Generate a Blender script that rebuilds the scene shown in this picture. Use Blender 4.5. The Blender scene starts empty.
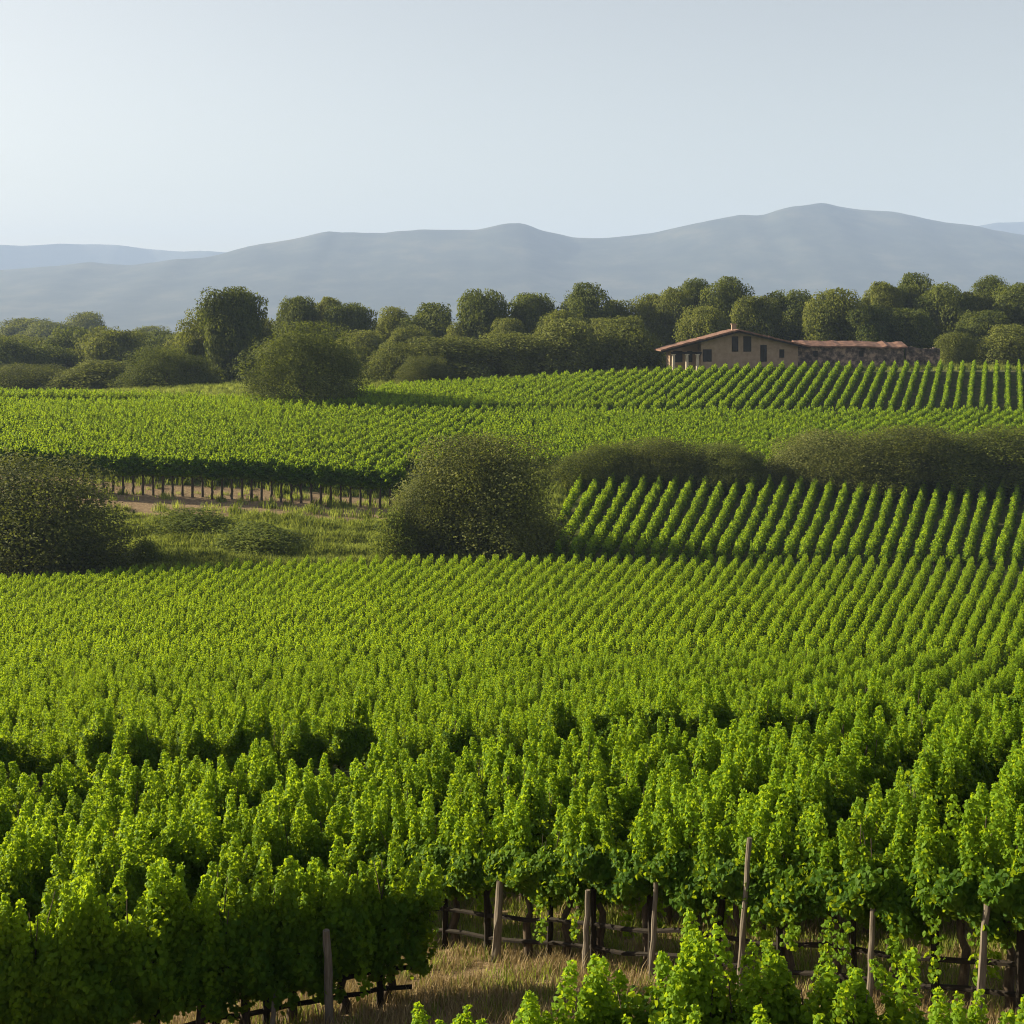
import bpy, math, random
import numpy as np
from mathutils import Vector

D = bpy.data
SC = bpy.context.scene
COL = SC.collection
R = math.radians
F, CX, HY = 1400.0, 512.0, 330.0          # focal length in pixels, optical centre column, horizon row

# ------------------------------------------------------------------ camera, sky, sun, exposure
cam = D.cameras.new('camera')
cam.sensor_width = 36.0
cam.lens = F / 1024.0 * 36.0
cam.shift_y = -(512.0 - HY) / 1024.0
cam.clip_start = 0.1
cam.clip_end = 30000.0
cam_o = D.objects.new('camera', cam)
cam_o.rotation_euler = (R(90), 0, 0)
COL.objects.link(cam_o)
SC.camera = cam_o

SUN_AZ, SUN_EL = R(-70), R(21)            # azimuth clockwise from the view axis (+Y)
world = D.worlds.new("World")
SC.world = world
world.use_nodes = True
wn = world.node_tree.nodes
sky = wn.new('ShaderNodeTexSky')
sky.sky_type = 'NISHITA'
sky.sun_disc = False
sky.sun_elevation = SUN_EL
sky.sun_rotation = SUN_AZ
sky.altitude = 200
sky.air_density = 1.0
sky.dust_density = 1.4
sky.ozone_density = 1.5
wn['Background'].inputs['Strength'].default_value = 0.054
hs_ = wn.new('ShaderNodeHueSaturation'); hs_.inputs['Saturation'].default_value = 0.58
world.node_tree.links.new(sky.outputs[0], hs_.inputs['Color'])
wm_ = wn.new('ShaderNodeMix'); wm_.data_type = 'RGBA'; wm_.blend_type = 'MULTIPLY'; wm_.inputs['Factor'].default_value = 1
wm_.inputs['B'].default_value = (1.10, 0.98, 0.845, 1)
world.node_tree.links.new(hs_.outputs[0], wm_.inputs['A'])
world.node_tree.links.new(wm_.outputs['Result'], wn['Background'].inputs[0])

sun = D.lights.new('sun', 'SUN')
sun.energy = 5.0
sun.angle = R(0.6)
sun.color = (1.0, 0.875, 0.61)
sun_o = D.objects.new('sun', sun)
to_sun = Vector((math.sin(SUN_AZ) * math.cos(SUN_EL), math.cos(SUN_AZ) * math.cos(SUN_EL), math.sin(SUN_EL)))
sun_o.rotation_euler = to_sun.to_track_quat('Z', 'Y').to_euler()
COL.objects.link(sun_o)

SC.view_settings.view_transform = 'Standard'
SC.view_settings.look = 'None'
SC.view_settings.gamma = 1.0
SC.view_settings.use_curve_mapping = False
SC.view_settings.exposure = 1.70
cy = SC.cycles
cy.max_bounces = 6
cy.diffuse_bounces = 3
cy.glossy_bounces = 2
cy.transmission_bounces = 4
cy.volume_bounces = 1
cy.use_denoising = True
cy.denoiser = 'OPENIMAGEDENOISE'
cy.denoising_prefilter = 'NONE'
cy.filter_width = 1.1
cy.use_adaptive_sampling = False
cy.sample_clamp_indirect = 4.0

# ------------------------------------------------------------------ materials
def new_mat(name):
    m = D.materials.new(name)
    m.use_nodes = True
    return m, m.node_tree.nodes, m.node_tree.links, m.node_tree.nodes['Principled BSDF']

def leaf_mat(name, dark, light, trans, tf=0.45, rough=0.75, spec=0.08):
    """leaf: diffuse + translucent; 'tint' is the leaf's own age/hue, object random varies plants"""
    m, n, l, p = new_mat(name)
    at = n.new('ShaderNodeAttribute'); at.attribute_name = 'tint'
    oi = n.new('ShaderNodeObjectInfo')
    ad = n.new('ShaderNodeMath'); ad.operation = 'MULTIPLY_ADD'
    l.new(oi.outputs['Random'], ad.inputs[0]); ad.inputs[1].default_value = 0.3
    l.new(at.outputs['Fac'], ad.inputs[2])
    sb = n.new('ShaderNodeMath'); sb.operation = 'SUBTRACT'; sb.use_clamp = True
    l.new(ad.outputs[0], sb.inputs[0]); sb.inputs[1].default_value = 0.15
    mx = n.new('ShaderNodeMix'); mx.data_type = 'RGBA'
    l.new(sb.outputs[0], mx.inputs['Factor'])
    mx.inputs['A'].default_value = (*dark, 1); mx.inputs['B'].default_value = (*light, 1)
    p.inputs['Roughness'].default_value = rough
    p.inputs['Specular IOR Level'].default_value = spec
    l.new(mx.outputs['Result'], p.inputs['Base Color'])
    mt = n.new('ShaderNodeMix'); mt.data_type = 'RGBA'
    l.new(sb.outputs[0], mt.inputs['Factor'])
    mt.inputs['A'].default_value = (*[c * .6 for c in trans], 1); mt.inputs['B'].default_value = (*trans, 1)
    tr = n.new('ShaderNodeBsdfTranslucent')
    l.new(mt.outputs['Result'], tr.inputs['Color'])
    ms = n.new('ShaderNodeMixShader'); ms.inputs[0].default_value = tf
    l.new(p.outputs[0], ms.inputs[1]); l.new(tr.outputs[0], ms.inputs[2])
    l.new(ms.outputs[0], n['Material Output'].inputs['Surface'])
    return m

def noise_mat(name, stops, scale, detail=6, rough=0.9, bump=0.3, coord='Object', stretch=(1, 1, 1), bscale=None):
    m, n, l, p = new_mat(name)
    tc = n.new('ShaderNodeTexCoord')
    mp = n.new('ShaderNodeMapping'); mp.inputs['Scale'].default_value = stretch
    l.new(tc.outputs[coord], mp.inputs[0])
    nz = n.new('ShaderNodeTexNoise'); nz.inputs['Scale'].default_value = scale; nz.inputs['Detail'].default_value = detail
    nz.inputs['Roughness'].default_value = 0.65
    l.new(mp.outputs[0], nz.inputs['Vector'])
    cr = n.new('ShaderNodeValToRGB')
    while len(cr.color_ramp.elements) < len(stops): cr.color_ramp.elements.new(.5)
    for e, (pos, c) in zip(cr.color_ramp.elements, stops):
        e.position = pos; e.color = (*c, 1)
    l.new(nz.outputs['Fac'], cr.inputs[0]); l.new(cr.outputs[0], p.inputs['Base Color'])
    p.inputs['Roughness'].default_value = rough
    p.inputs['Specular IOR Level'].default_value = 0.2
    if bump:
        b = n.new('ShaderNodeBump'); b.inputs['Strength'].default_value = bump
        n2 = n.new('ShaderNodeTexNoise'); n2.inputs['Scale'].default_value = bscale or scale * 4; n2.inputs['Detail'].default_value = 6
        l.new(mp.outputs[0], n2.inputs['Vector'])
        l.new(n2.outputs['Fac'], b.inputs['Height']); l.new(b.outputs[0], p.inputs['Normal'])
    return m

M = {}
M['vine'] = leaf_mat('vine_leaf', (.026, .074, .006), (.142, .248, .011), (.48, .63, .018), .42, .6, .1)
M['olive'] = leaf_mat('olive_tree_leaf', (.045, .064, .012), (.185, .195, .040), (.30, .33, .04), .32)
M['dark'] = leaf_mat('dark_tree_leaf', (.032, .052, .012), (.140, .158, .034), (.22, .26, .03), .30)
M['pale'] = leaf_mat('pale_tree_leaf', (.062, .082, .014), (.160, .172, .038), (.25, .28, .045), .30)
M['bush'] = leaf_mat('bush_leaf', (.036, .052, .014), (.165, .172, .046), (.25, .28, .04), .28)
M['weed'] = leaf_mat('weed_leaf', (.050, .080, .014), (.150, .185, .030), (.26, .31, .04), .35)
M['dry'] = leaf_mat('dry_grass_blade', (.20, .15, .075), (.36, .28, .15), (.28, .21, .09), .3)
M['meadow'] = leaf_mat('meadow_grass_blade', (.14, .20, .032), (.34, .38, .08), (.44, .50, .08), .40)
M['bark'] = noise_mat('vine_bark', [(.3, (.035, .024, .016)), (.7, (.10, .075, .055))], 9, stretch=(4, 4, 1), bump=.8)
M['tbark'] = noise_mat('tree_bark', [(.3, (.04, .03, .02)), (.7, (.11, .085, .06))], 3, stretch=(3, 3, .6), bump=.8)
M['wood'] = noise_mat('weathered_wood', [(.25, (.07, .056, .044)), (.5, (.15, .125, .10)), (.75, (.24, .205, .17))], 7, stretch=(6, 6, .5), bump=.6)
M['dwood'] = noise_mat('dark_wood', [(.3, (.009, .007, .006)), (.7, (.026, .020, .015))], 6, stretch=(2, 2, 2), bump=.6)
M['plaster'] = noise_mat('plaster', [(.3, (.22, .155, .11)), (.55, (.31, .225, .165)), (.8, (.38, .29, .22))], .9, bump=.4, bscale=3)
M['stone'] = noise_mat('rubble_stone', [(.36, (.035, .028, .028)), (.5, (.12, .09, .08)), (.62, (.33, .235, .18))], .8, bump=1.0, bscale=3.5)
M['darkglass'] = noise_mat('window_glass', [(.3, (.015, .016, .018)), (.7, (.03, .03, .035))], 2, rough=.15, bump=0)
M['column'] = noise_mat('limestone', [(.3, (.40, .33, .26)), (.7, (.52, .45, .37))], 2, bump=.3)

def tile_mat():
    m, n, l, p = new_mat('clay_roof_tile')
    tc = n.new('ShaderNodeTexCoord')
    nz = n.new('ShaderNodeTexNoise'); nz.inputs['Scale'].default_value = .9; nz.inputs['Detail'].default_value = 8
    l.new(tc.outputs['Object'], nz.inputs['Vector'])
    wv = n.new('ShaderNodeTexWave'); wv.bands_direction = 'Y'; wv.inputs['Scale'].default_value = .9; wv.inputs['Distortion'].default_value = .6
    l.new(tc.outputs['Object'], wv.inputs['Vector'])
    cr = n.new('ShaderNodeValToRGB')
    cr.color_ramp.elements.new(.5)
    for e, (a, c) in zip(cr.color_ramp.elements, [(.3, (.085, .042, .030)), (.5, (.17, .083, .058)), (.7, (.25, .135, .095))]): e.position = a; e.color = (*c, 1)
    l.new(nz.outputs['Fac'], cr.inputs[0]); l.new(cr.outputs[0], p.inputs['Base Color'])
    b = n.new('ShaderNodeBump'); b.inputs['Strength'].default_value = .8; b.inputs['Distance'].default_value = .15
    l.new(wv.outputs['Fac'], b.inputs['Height']); l.new(b.outputs[0], p.inputs['Normal'])
    p.inputs['Roughness'].default_value = .85
    return m
M['tile'] = tile_mat()

# ------------------------------------------------------------------ object helpers
def tag(o, label=None, cat=None, group=None, kind=None):
    if label: o['label'] = label
    if cat: o['category'] = cat
    if group: o['group'] = group
    if kind: o['kind'] = kind
    return o

def mesh_np(name, verts, quads, mats, midx=None, tint=None, smooth=False):
    me = D.meshes.new(name)
    verts = np.asarray(verts, np.float32); quads = np.asarray(quads, np.int32)
    me.vertices.add(len(verts)); me.vertices.foreach_set('co', verts.ravel())
    k = quads.shape[1]
    me.loops.add(quads.size); me.loops.foreach_set('vertex_index', quads.ravel())
    me.polygons.add(len(quads))
    me.polygons.foreach_set('loop_start', np.arange(0, quads.size, k, dtype=np.int32))
    for m in mats: me.materials.append(m)
    if midx is not None: me.polygons.foreach_set('material_index', np.asarray(midx, np.int32))
    me.polygons.foreach_set('use_smooth', np.full(len(quads), smooth))
    if tint is not None:
        a = me.attributes.new('tint', 'FLOAT', 'FACE'); a.data.foreach_set('value', np.asarray(tint, np.float32))
    me.update(calc_edges=True)
    me.validate()
    return me

def link(name, me, parent=None, loc=None, rz=0.0, scale=None):
    o = D.objects.new(name, me)
    COL.objects.link(o)
    if parent: o.parent = parent
    if loc is not None: o.location = loc
    o.rotation_euler.z = rz
    if scale is not None: o.scale = scale
    return o

def empty(name, loc, rz=0.0, scale=None):
    o = link(name, None, None, loc, rz, scale)
    o.empty_display_size = .3
    return o

class MB:
    """collects boxes and tapered tubes (all quads)"""
    def __init__(s): s.v = []; s.q = []; s.n = 0
    def add(s, v, q):
        s.v.append(np.asarray(v, float)); s.q.append(np.asarray(q) + s.n); s.n += len(v)
    def box(s, a, b, rng=None, j=0.0):
        (x0, y0, z0), (x1, y1, z1) = a, b
        v = np.array([(x0, y0, z0), (x1, y0, z0), (x1, y1, z0), (x0, y1, z0), (x0, y0, z1), (x1, y0, z1), (x1, y1, z1), (x0, y1, z1)], float)
        if rng is not None: v += rng.normal(0, j, v.shape)
        s.add(v, [(3, 2, 1, 0), (4, 5, 6, 7), (0, 1, 5, 4), (1, 2, 6, 5), (2, 3, 7, 6), (3, 0, 4, 7)])
    def hexa(s, v):
        s.add(v, [(3, 2, 1, 0), (4, 5, 6, 7), (0, 1, 5, 4), (1, 2, 6, 5), (2, 3, 7, 6), (3, 0, 4, 7)])
    def tube(s, pts, rad, k=7, rng=None, j=0.0):
        pts = [Vector(p) for p in pts]; v = []; q = []
        for i, p in enumerate(pts):
            t = (pts[min(i + 1, len(pts) - 1)] - pts[max(i - 1, 0)]).normalized()
            u = t.cross(Vector((0, 1, .01))).normalized(); w = t.cross(u)
            for a in range(k):
                an = 2 * math.pi * a / k
                r = rad[i] * (1 + (rng.normal(0, j) if rng is not None else 0))
                v.append(tuple(p + (u * math.cos(an) + w * math.sin(an)) * r))
        for i in range(len(pts) - 1):
            for a in range(k):
                b = (a + 1) % k
                q.append((i * k + a, i * k + b, (i + 1) * k + b, (i + 1) * k + a))
        for base, pt in ((0, pts[0]), ((len(pts) - 1) * k, pts[-1])):      # end caps as quads round a centre
            c = len(v); v.append(tuple(pt))
            for a in range(0, k - 1, 2): q.append((base + a, base + a + 1, base + (a + 2) % k, c))
        s.add(v, q)
    def mesh(s, name, mat, smooth=False):
        return mesh_np(name, np.concatenate(s.v), np.concatenate(s.q), [mat], smooth=smooth)

def leaves(C, Nn, size, rng, shape='leaf', fold=.18):
    """one small folded leaf (two quads) or one quad per centre"""
    n = len(C)
    Nn = Nn / (np.linalg.norm(Nn, axis=1, keepdims=True) + 1e-9)
    a = rng.normal(size=(n, 3)); a[:, 2] -= .8                      # tips hang
    U = a - (a * Nn).sum(1, keepdims=True) * Nn
    U /= np.linalg.norm(U, axis=1, keepdims=True) + 1e-9
    V = np.cross(Nn, U)
    s = np.asarray(size).reshape(-1, 1) * np.ones((n, 1))
    if shape == 'leaf':
        prof = [(-.5, 0, 0), (-.25, .5, -fold), (.2, .42, -fold), (.55, 0, 0), (.2, -.42, -fold), (-.25, -.5, -fold)]
        vs = np.stack([C + s * (u * U + v * V + w * Nn) for u, v, w in prof], 1).reshape(-1, 3)
        b = np.arange(n)[:, None] * 6
        q = np.concatenate([b + [0, 1, 2, 3], b + [0, 3, 4, 5]], 0)
        return vs, q, np.concatenate([np.arange(n), np.arange(n)])
    prof = [(-.5, 0), (0, .42), (.55, 0), (0, -.42)]
    vs = np.stack([C + s * (u * U + v * V) for u, v in prof], 1).reshape(-1, 3)
    q = np.arange(n)[:, None] * 4 + [0, 1, 2, 3]
    return vs, q, np.arange(n)

# ------------------------------------------------------------------ terrain
def near_plane(x, d):
    return -5.27 + 0.1 * np.clip(x, -9, 9) - 0.2 * np.clip(d, 0, None)

PXK = np.array([0, 256, 512, 768, 1024], float)
TAB = [(34.5, (842, 836, 826, 806, 795)), (37.5, (795, 788, 776, 761, 753)), (42, (778, 772, 765, 758, 755)), (47, (752, 748, 745, 745, 745)), (80, (668, 663, 660, 658, 660)), (110, (617, 610, 605, 605, 610)),
       (135, (592, 581, 576, 577, 583)), (145, (592, 571, 567, 568, 575)), (160, (572, 537, 545, 550, 553)),
       (171, (526, 516, 527, 533, 536)), (178, (503, 505, 515, 519, 522)), (186, (486, 491, 503, 505, 508)), (195, (468, 474, 490, 492, 495)), (215, (442, 446, 455, 458, 458)),
       (235, (420, 424, 430, 432, 432)), (250, (409, 412, 414, 415, 415)), (256, (409, 409, 410, 409, 409)), (262, (402, 405, 405, 402, 402)), (270, (399, 401, 398, 392, 391)),
       (290, (399, 393, 384, 372, 371)), (310, (397, 386, 378, 366, 366)), (340, (400, 383, 376, 364, 364)),
       (450, (395, 382, 370, 360, 360)), (600, (372, 368, 364, 356, 356)), (900, (360, 360, 356, 350, 350)),
       (1400, (349, 349, 348, 345, 345)), (2000, (345, 345, 345, 343, 343))]
PXD = np.arange(-100, 1125, 12.0)
kd, kz = [], []
for d in (8, 12, 16, 20, 25, 30):
    kd.append(d); kz.append(near_plane((PXD - CX) / F * d, d))
for d, ys in TAB:
    kd.append(d)
    yy = np.interp(PXD, PXK, ys)
    yy = np.convolve(np.pad(yy, 8, mode='edge'), np.ones(17) / 17, 'valid')
    kz.append((HY - yy) * d / F)
kd = np.array(kd, float); kz = np.array(kz)
DD = np.concatenate([np.arange(8, 700, 1.0), np.arange(700, 2001, 20.0)])
ZT = np.stack([np.interp(DD, kd, kz[:, j]) for j in range(len(PXD))], 1)
ker = np.ones(7) / 7
n1 = (DD < 700).sum()
for j in range(ZT.shape[1]):
    sm = np.convolve(np.pad(ZT[:n1, j], 3, mode='edge'), ker, 'valid')
    s3 = np.convolve(np.pad(ZT[:n1, j], 1, mode='edge'), np.ones(3) / 3, 'valid')
    ZT[:n1, j] = np.where(DD[:n1] < 48, s3, sm)

def ground(x, y):
    x = np.atleast_1d(np.asarray(x, float)); y = np.atleast_1d(np.asarray(y, float))
    d = np.clip(y, 8, 1999.0)
    px = np.clip(CX + x * F / d, PXD[0], PXD[-1] - .01)
    i = np.clip(np.searchsorted(DD, d, side='right') - 1, 0, len(DD) - 2)
    t = (d - DD[i]) / (DD[i + 1] - DD[i])
    fj = (px - PXD[0]) / 12.0
    j = np.clip(fj.astype(int), 0, len(PXD) - 2); s = fj - j
    z = (ZT[i, j] * (1 - s) + ZT[i, j + 1] * s) * (1 - t) + (ZT[i + 1, j] * (1 - s) + ZT[i + 1, j + 1] * s) * t
    return np.where(y < 8, near_plane(np.clip(x, -3.6, 3.6), y), z)

def gz(x, y): return float(ground(x, y)[0])

def at_px(px, d):
    """a ground point given by its column in the picture and its distance"""
    x = (px - CX) / F * d
    return x, d, gz(x, d)

ys = np.concatenate([np.arange(-60, 0, 4), np.arange(0, 40, .5), np.arange(40, 340, 1.5), 340 * np.geomspace(1, 16000 / 340., 64)])
xh = np.concatenate([np.arange(0, 14, .5), np.arange(14, 200, 2.5), 200 * np.geomspace(1, 12500 / 200., 28)])
xs = np.concatenate([-xh[:0:-1], xh])
X, Y = np.meshgrid(xs, ys)
rng = np.random.default_rng(3)
Z = ground(X.ravel(), Y.ravel()) + rng.normal(0, .02, X.size) * (Y.ravel() < 340)
nx = len(xs)
ii = (np.arange(len(ys) - 1)[:, None] * nx + np.arange(nx - 1)).ravel()
quads = np.stack([ii, ii + 1, ii + nx + 1, ii + nx], 1)

def ground_mat():
    m, n, l, p = new_mat('vineyard_soil')
    tc = n.new('ShaderNodeTexCoord')
    def noise(s, d=6, r=.6):
        z = n.new('ShaderNodeTexNoise'); z.inputs['Scale'].default_value = s; z.inputs['Detail'].default_value = d; z.inputs['Roughness'].default_value = r
        l.new(tc.outputs['Object'], z.inputs['Vector']); return z.outputs['Fac']
    def ramp(f, stops):
        c = n.new('ShaderNodeValToRGB')
        while len(c.color_ramp.elements) < len(stops): c.color_ramp.elements.new(.5)
        for e, (a, k) in zip(c.color_ramp.elements, stops): e.position = a; e.color = (*k, 1)
        l.new(f, c.inputs[0]); return c.outputs[0]
    def mix(f, a, b):
        x = n.new('ShaderNodeMix'); x.data_type = 'RGBA'
        l.new(f, x.inputs['Factor']); l.new(a, x.inputs['A']); l.new(b, x.inputs['B']); return x.outputs['Result']
    soil = ramp(noise(2.2, 8, .7), [(.3, (.13, .088, .052)), (.55, (.23, .165, .10)), (.75, (.33, .25, .16))])
    green = ramp(noise(.9, 8, .7), [(.3, (.030, .055, .010)), (.6, (.065, .095, .020)), (.8, (.13, .14, .04))])  # grass tone darkened: shade of the vine aisles put into the colour
    at = n.new('ShaderNodeAttribute'); at.attribute_name = 'grass'
    nf = noise(.55, 6, .7)
    sub = n.new('ShaderNodeMath'); sub.operation = 'SUBTRACT'; l.new(nf, sub.inputs[0]); sub.inputs[1].default_value = .5
    ma = n.new('ShaderNodeMath'); ma.operation = 'MULTIPLY_ADD'; ma.use_clamp = True
    l.new(sub.outputs[0], ma.inputs[0]); ma.inputs[1].default_value = 2.2; l.new(at.outputs['Fac'], ma.inputs[2])
    l.new(mix(ma.outputs[0], soil, green), p.inputs['Base Color'])
    b = n.new('ShaderNodeBump'); b.inputs['Strength'].default_value = .6; b.inputs['Distance'].default_value = .2
    l.new(noise(6, 6, .7), b.inputs['Height']); l.new(b.outputs[0], p.inputs['Normal'])
    p.inputs['Roughness'].default_value = .95; p.inputs['Specular IOR Level'].default_value = .1
    return m
gme = mesh_np('ground', np.stack([X.ravel(), Y.ravel(), Z], 1), quads, [ground_mat()], smooth=True)

# the dirt track runs along the foot of the upper-left rows; the meadow below it is grass
EDGE = [(-30, 187), (120, 183), (260, 181), (395, 178.5)]           # (picture column, distance) of the front edge of the upper-left rows
def edge_d(px): return np.interp(px, [e[0] for e in EDGE], [e[1] for e in EDGE])
PX = CX + X.ravel() * F / np.clip(Y.ravel(), 8, None)
Yr = Y.ravel()
grass = np.full(Yr.shape, .9)
grass[Yr < 26] = -.1
grass[(Yr > 138)] = .85
tr = (Yr > 138) & (Yr > edge_d(PX) - 11) & (Yr < edge_d(PX) + 6) & (PX < 440)
grass[tr] = -.8
a = gme.attributes.new('grass', 'FLOAT', 'POINT'); a.data.foreach_set('value', grass.astype(np.float32))
tag(link('ground', gme), kind='structure')

# ------------------------------------------------------------------ mountains
def ridge(name, pts, dist, depth, seed, rough):
    rng = np.random.default_rng(seed)
    px = np.arange(-1100, 2150, 6.0); nd = 46
    crest = np.interp(px, [p[0] for p in pts], [p[1] for p in pts])
    crest = np.convolve(np.pad(crest, 1, mode='edge'), np.ones(3) / 3, 'valid')
    n = len(px)
    def fb(n, octs, base):
        o = np.zeros(n)
        for k in range(octs):
            m = base * 2 ** k
            o += np.interp(np.linspace(0, 1, n), np.linspace(0, 1, m), rng.normal(0, 1, m)) / 2 ** k
        return o
    crest = crest + fb(n, 4, 60) * .9
    H = (HY - crest) * dist / F + 22                                 # height above the plain
    t = np.linspace(-1, 1, 2 * nd + 1)
    spur = fb(n, 3, 46); spur2 = fb(n, 4, 70)
    V = []
    for a in t:
        u = abs(a)
        base = (1 - u) ** 1.25
        amp = math.sin(math.pi * u) * rough
        sh = np.roll(spur, int(9 * u)) * amp + np.roll(spur2, int(-6 * u)) * amp * .5
        z = H * np.clip(base * (1 + sh), 0, None) - 22 - 3
        V.append(np.stack([(px - CX) / F * dist, np.full(n, dist + a * depth) + spur * dist * .0075 * (1 - u), z], 1))
    V = np.concatenate(V)
    ii = (np.arange(2 * nd)[:, None] * n + np.arange(n - 1)).ravel()
    q = np.stack([ii, ii + 1, ii + n + 1, ii + n], 1)
    mt = D.materials.get('mountain_woods') or noise_mat('mountain_woods', [(.38, (.008, .015, .013)), (.52, (.030, .037, .028)), (.66, (.075, .072, .050))], .0035, 14, bump=0)
    return tag(link(name, mesh_np(name, V, q, [mt], smooth=True)), kind='structure')

ridge('mountain_ridge', [(-1100, 300), (-500, 285), (-200, 274), (0, 270), (90, 262), (140, 265), (200, 259), (235, 249), (280, 240), (325, 232), (380, 232), (420, 229), (435, 230), (480, 230), (512, 222), (525, 223),
      (542, 230), (577, 237), (617, 236), (662, 231), (722, 219), (734, 216), (757, 218), (787, 209), (822, 202), (842, 206), (892, 212), (947, 222), (982, 227), (1024, 235), (1200, 262), (1500, 290), (2150, 300)],
      8000, 2200, 5, .012)
ridge('far_mountain_ridge', [(-1100, 265), (-300, 252), (0, 245), (30, 247), (60, 243), (110, 245), (150, 249), (210, 251), (300, 262), (600, 280), (850, 256), (960, 231), (1000, 224), (1030, 222), (1150, 228), (1500, 250), (2150, 275)],
      12400, 1200, 8, .015)

# ------------------------------------------------------------------ haze
hz = MB(); hz.box((-13000, -250, -60), (13000, 14000, 980))
hm = D.materials.new('haze'); hm.use_nodes = True
for nd_ in list(hm.node_tree.nodes):
    if nd_.type == 'BSDF_PRINCIPLED': hm.node_tree.nodes.remove(nd_)
pv = hm.node_tree.nodes.new('ShaderNodeVolumePrincipled')
pv.inputs['Color'].default_value = (.41, .535, .83, 1)
pv.inputs['Density'].default_value = 0.000105
pv.inputs['Anisotropy'].default_value = 0.0
hm.node_tree.links.new(pv.outputs[0], hm.node_tree.nodes['Material Output'].inputs['Volume'])
tag(link('haze', hz.mesh('haze', hm)), kind='stuff')

# ------------------------------------------------------------------ scatter by geometry nodes (only for 'stuff')
def scatter(name, pts, rot, scl, idx, protos):
    me = D.meshes.new(name)
    me.vertices.add(len(pts)); me.vertices.foreach_set('co', np.asarray(pts, np.float32).ravel())
    for nm, arr in (('rot', rot), ('scl', scl)):
        at = me.attributes.new(nm, 'FLOAT_VECTOR', 'POINT'); at.data.foreach_set('vector', np.asarray(arr, np.float32).ravel())
    at = me.attributes.new('idx', 'INT', 'POINT'); at.data.foreach_set('value', np.asarray(idx, np.int32))
    for p in protos:
        for m in p.data.materials:
            if m.name not in [x.name for x in me.materials]: me.materials.append(m)
    o = link(name, me)
    g = D.node_groups.new(name + '_nodes', 'GeometryNodeTree')
    g.interface.new_socket('Geometry', in_out='INPUT', socket_type='NodeSocketGeometry')
    g.interface.new_socket('Geometry', in_out='OUTPUT', socket_type='NodeSocketGeometry')
    n, l = g.nodes, g.links
    gi = n.new('NodeGroupInput'); go = n.new('NodeGroupOutput'); jn = n.new('GeometryNodeJoinGeometry')
    def attr(nm, t):
        x = n.new('GeometryNodeInputNamedAttribute'); x.data_type = t; x.inputs['Name'].default_value = nm
        return x.outputs['Attribute']
    ar, asc, ai = attr('rot', 'FLOAT_VECTOR'), attr('scl', 'FLOAT_VECTOR'), attr('idx', 'INT')
    e2r = n.new('FunctionNodeEulerToRotation'); l.new(ar, e2r.inputs[0])
    for k, p in enumerate(protos):
        oi = n.new('GeometryNodeObjectInfo'); oi.inputs['Object'].default_value = p; oi.inputs['As Instance'].default_value = False
        cp = n.new('FunctionNodeCompare'); cp.data_type = 'INT'; cp.operation = 'EQUAL'
        l.new(ai, cp.inputs[2]); cp.inputs[3].default_value = k
        ip = n.new('GeometryNodeInstanceOnPoints')
        l.new(gi.outputs[0], ip.inputs['Points']); l.new(cp.outputs[0], ip.inputs['Selection'])
        l.new(oi.outputs['Geometry'], ip.inputs['Instance']); l.new(e2r.outputs[0], ip.inputs['Rotation']); l.new(asc, ip.inputs['Scale'])
        l.new(ip.outputs[0], jn.inputs[0])
    l.new(jn.outputs[0], go.inputs[0])
    md = o.modifiers.new('scatter', 'NODES'); md.node_group = g
    return o

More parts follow.
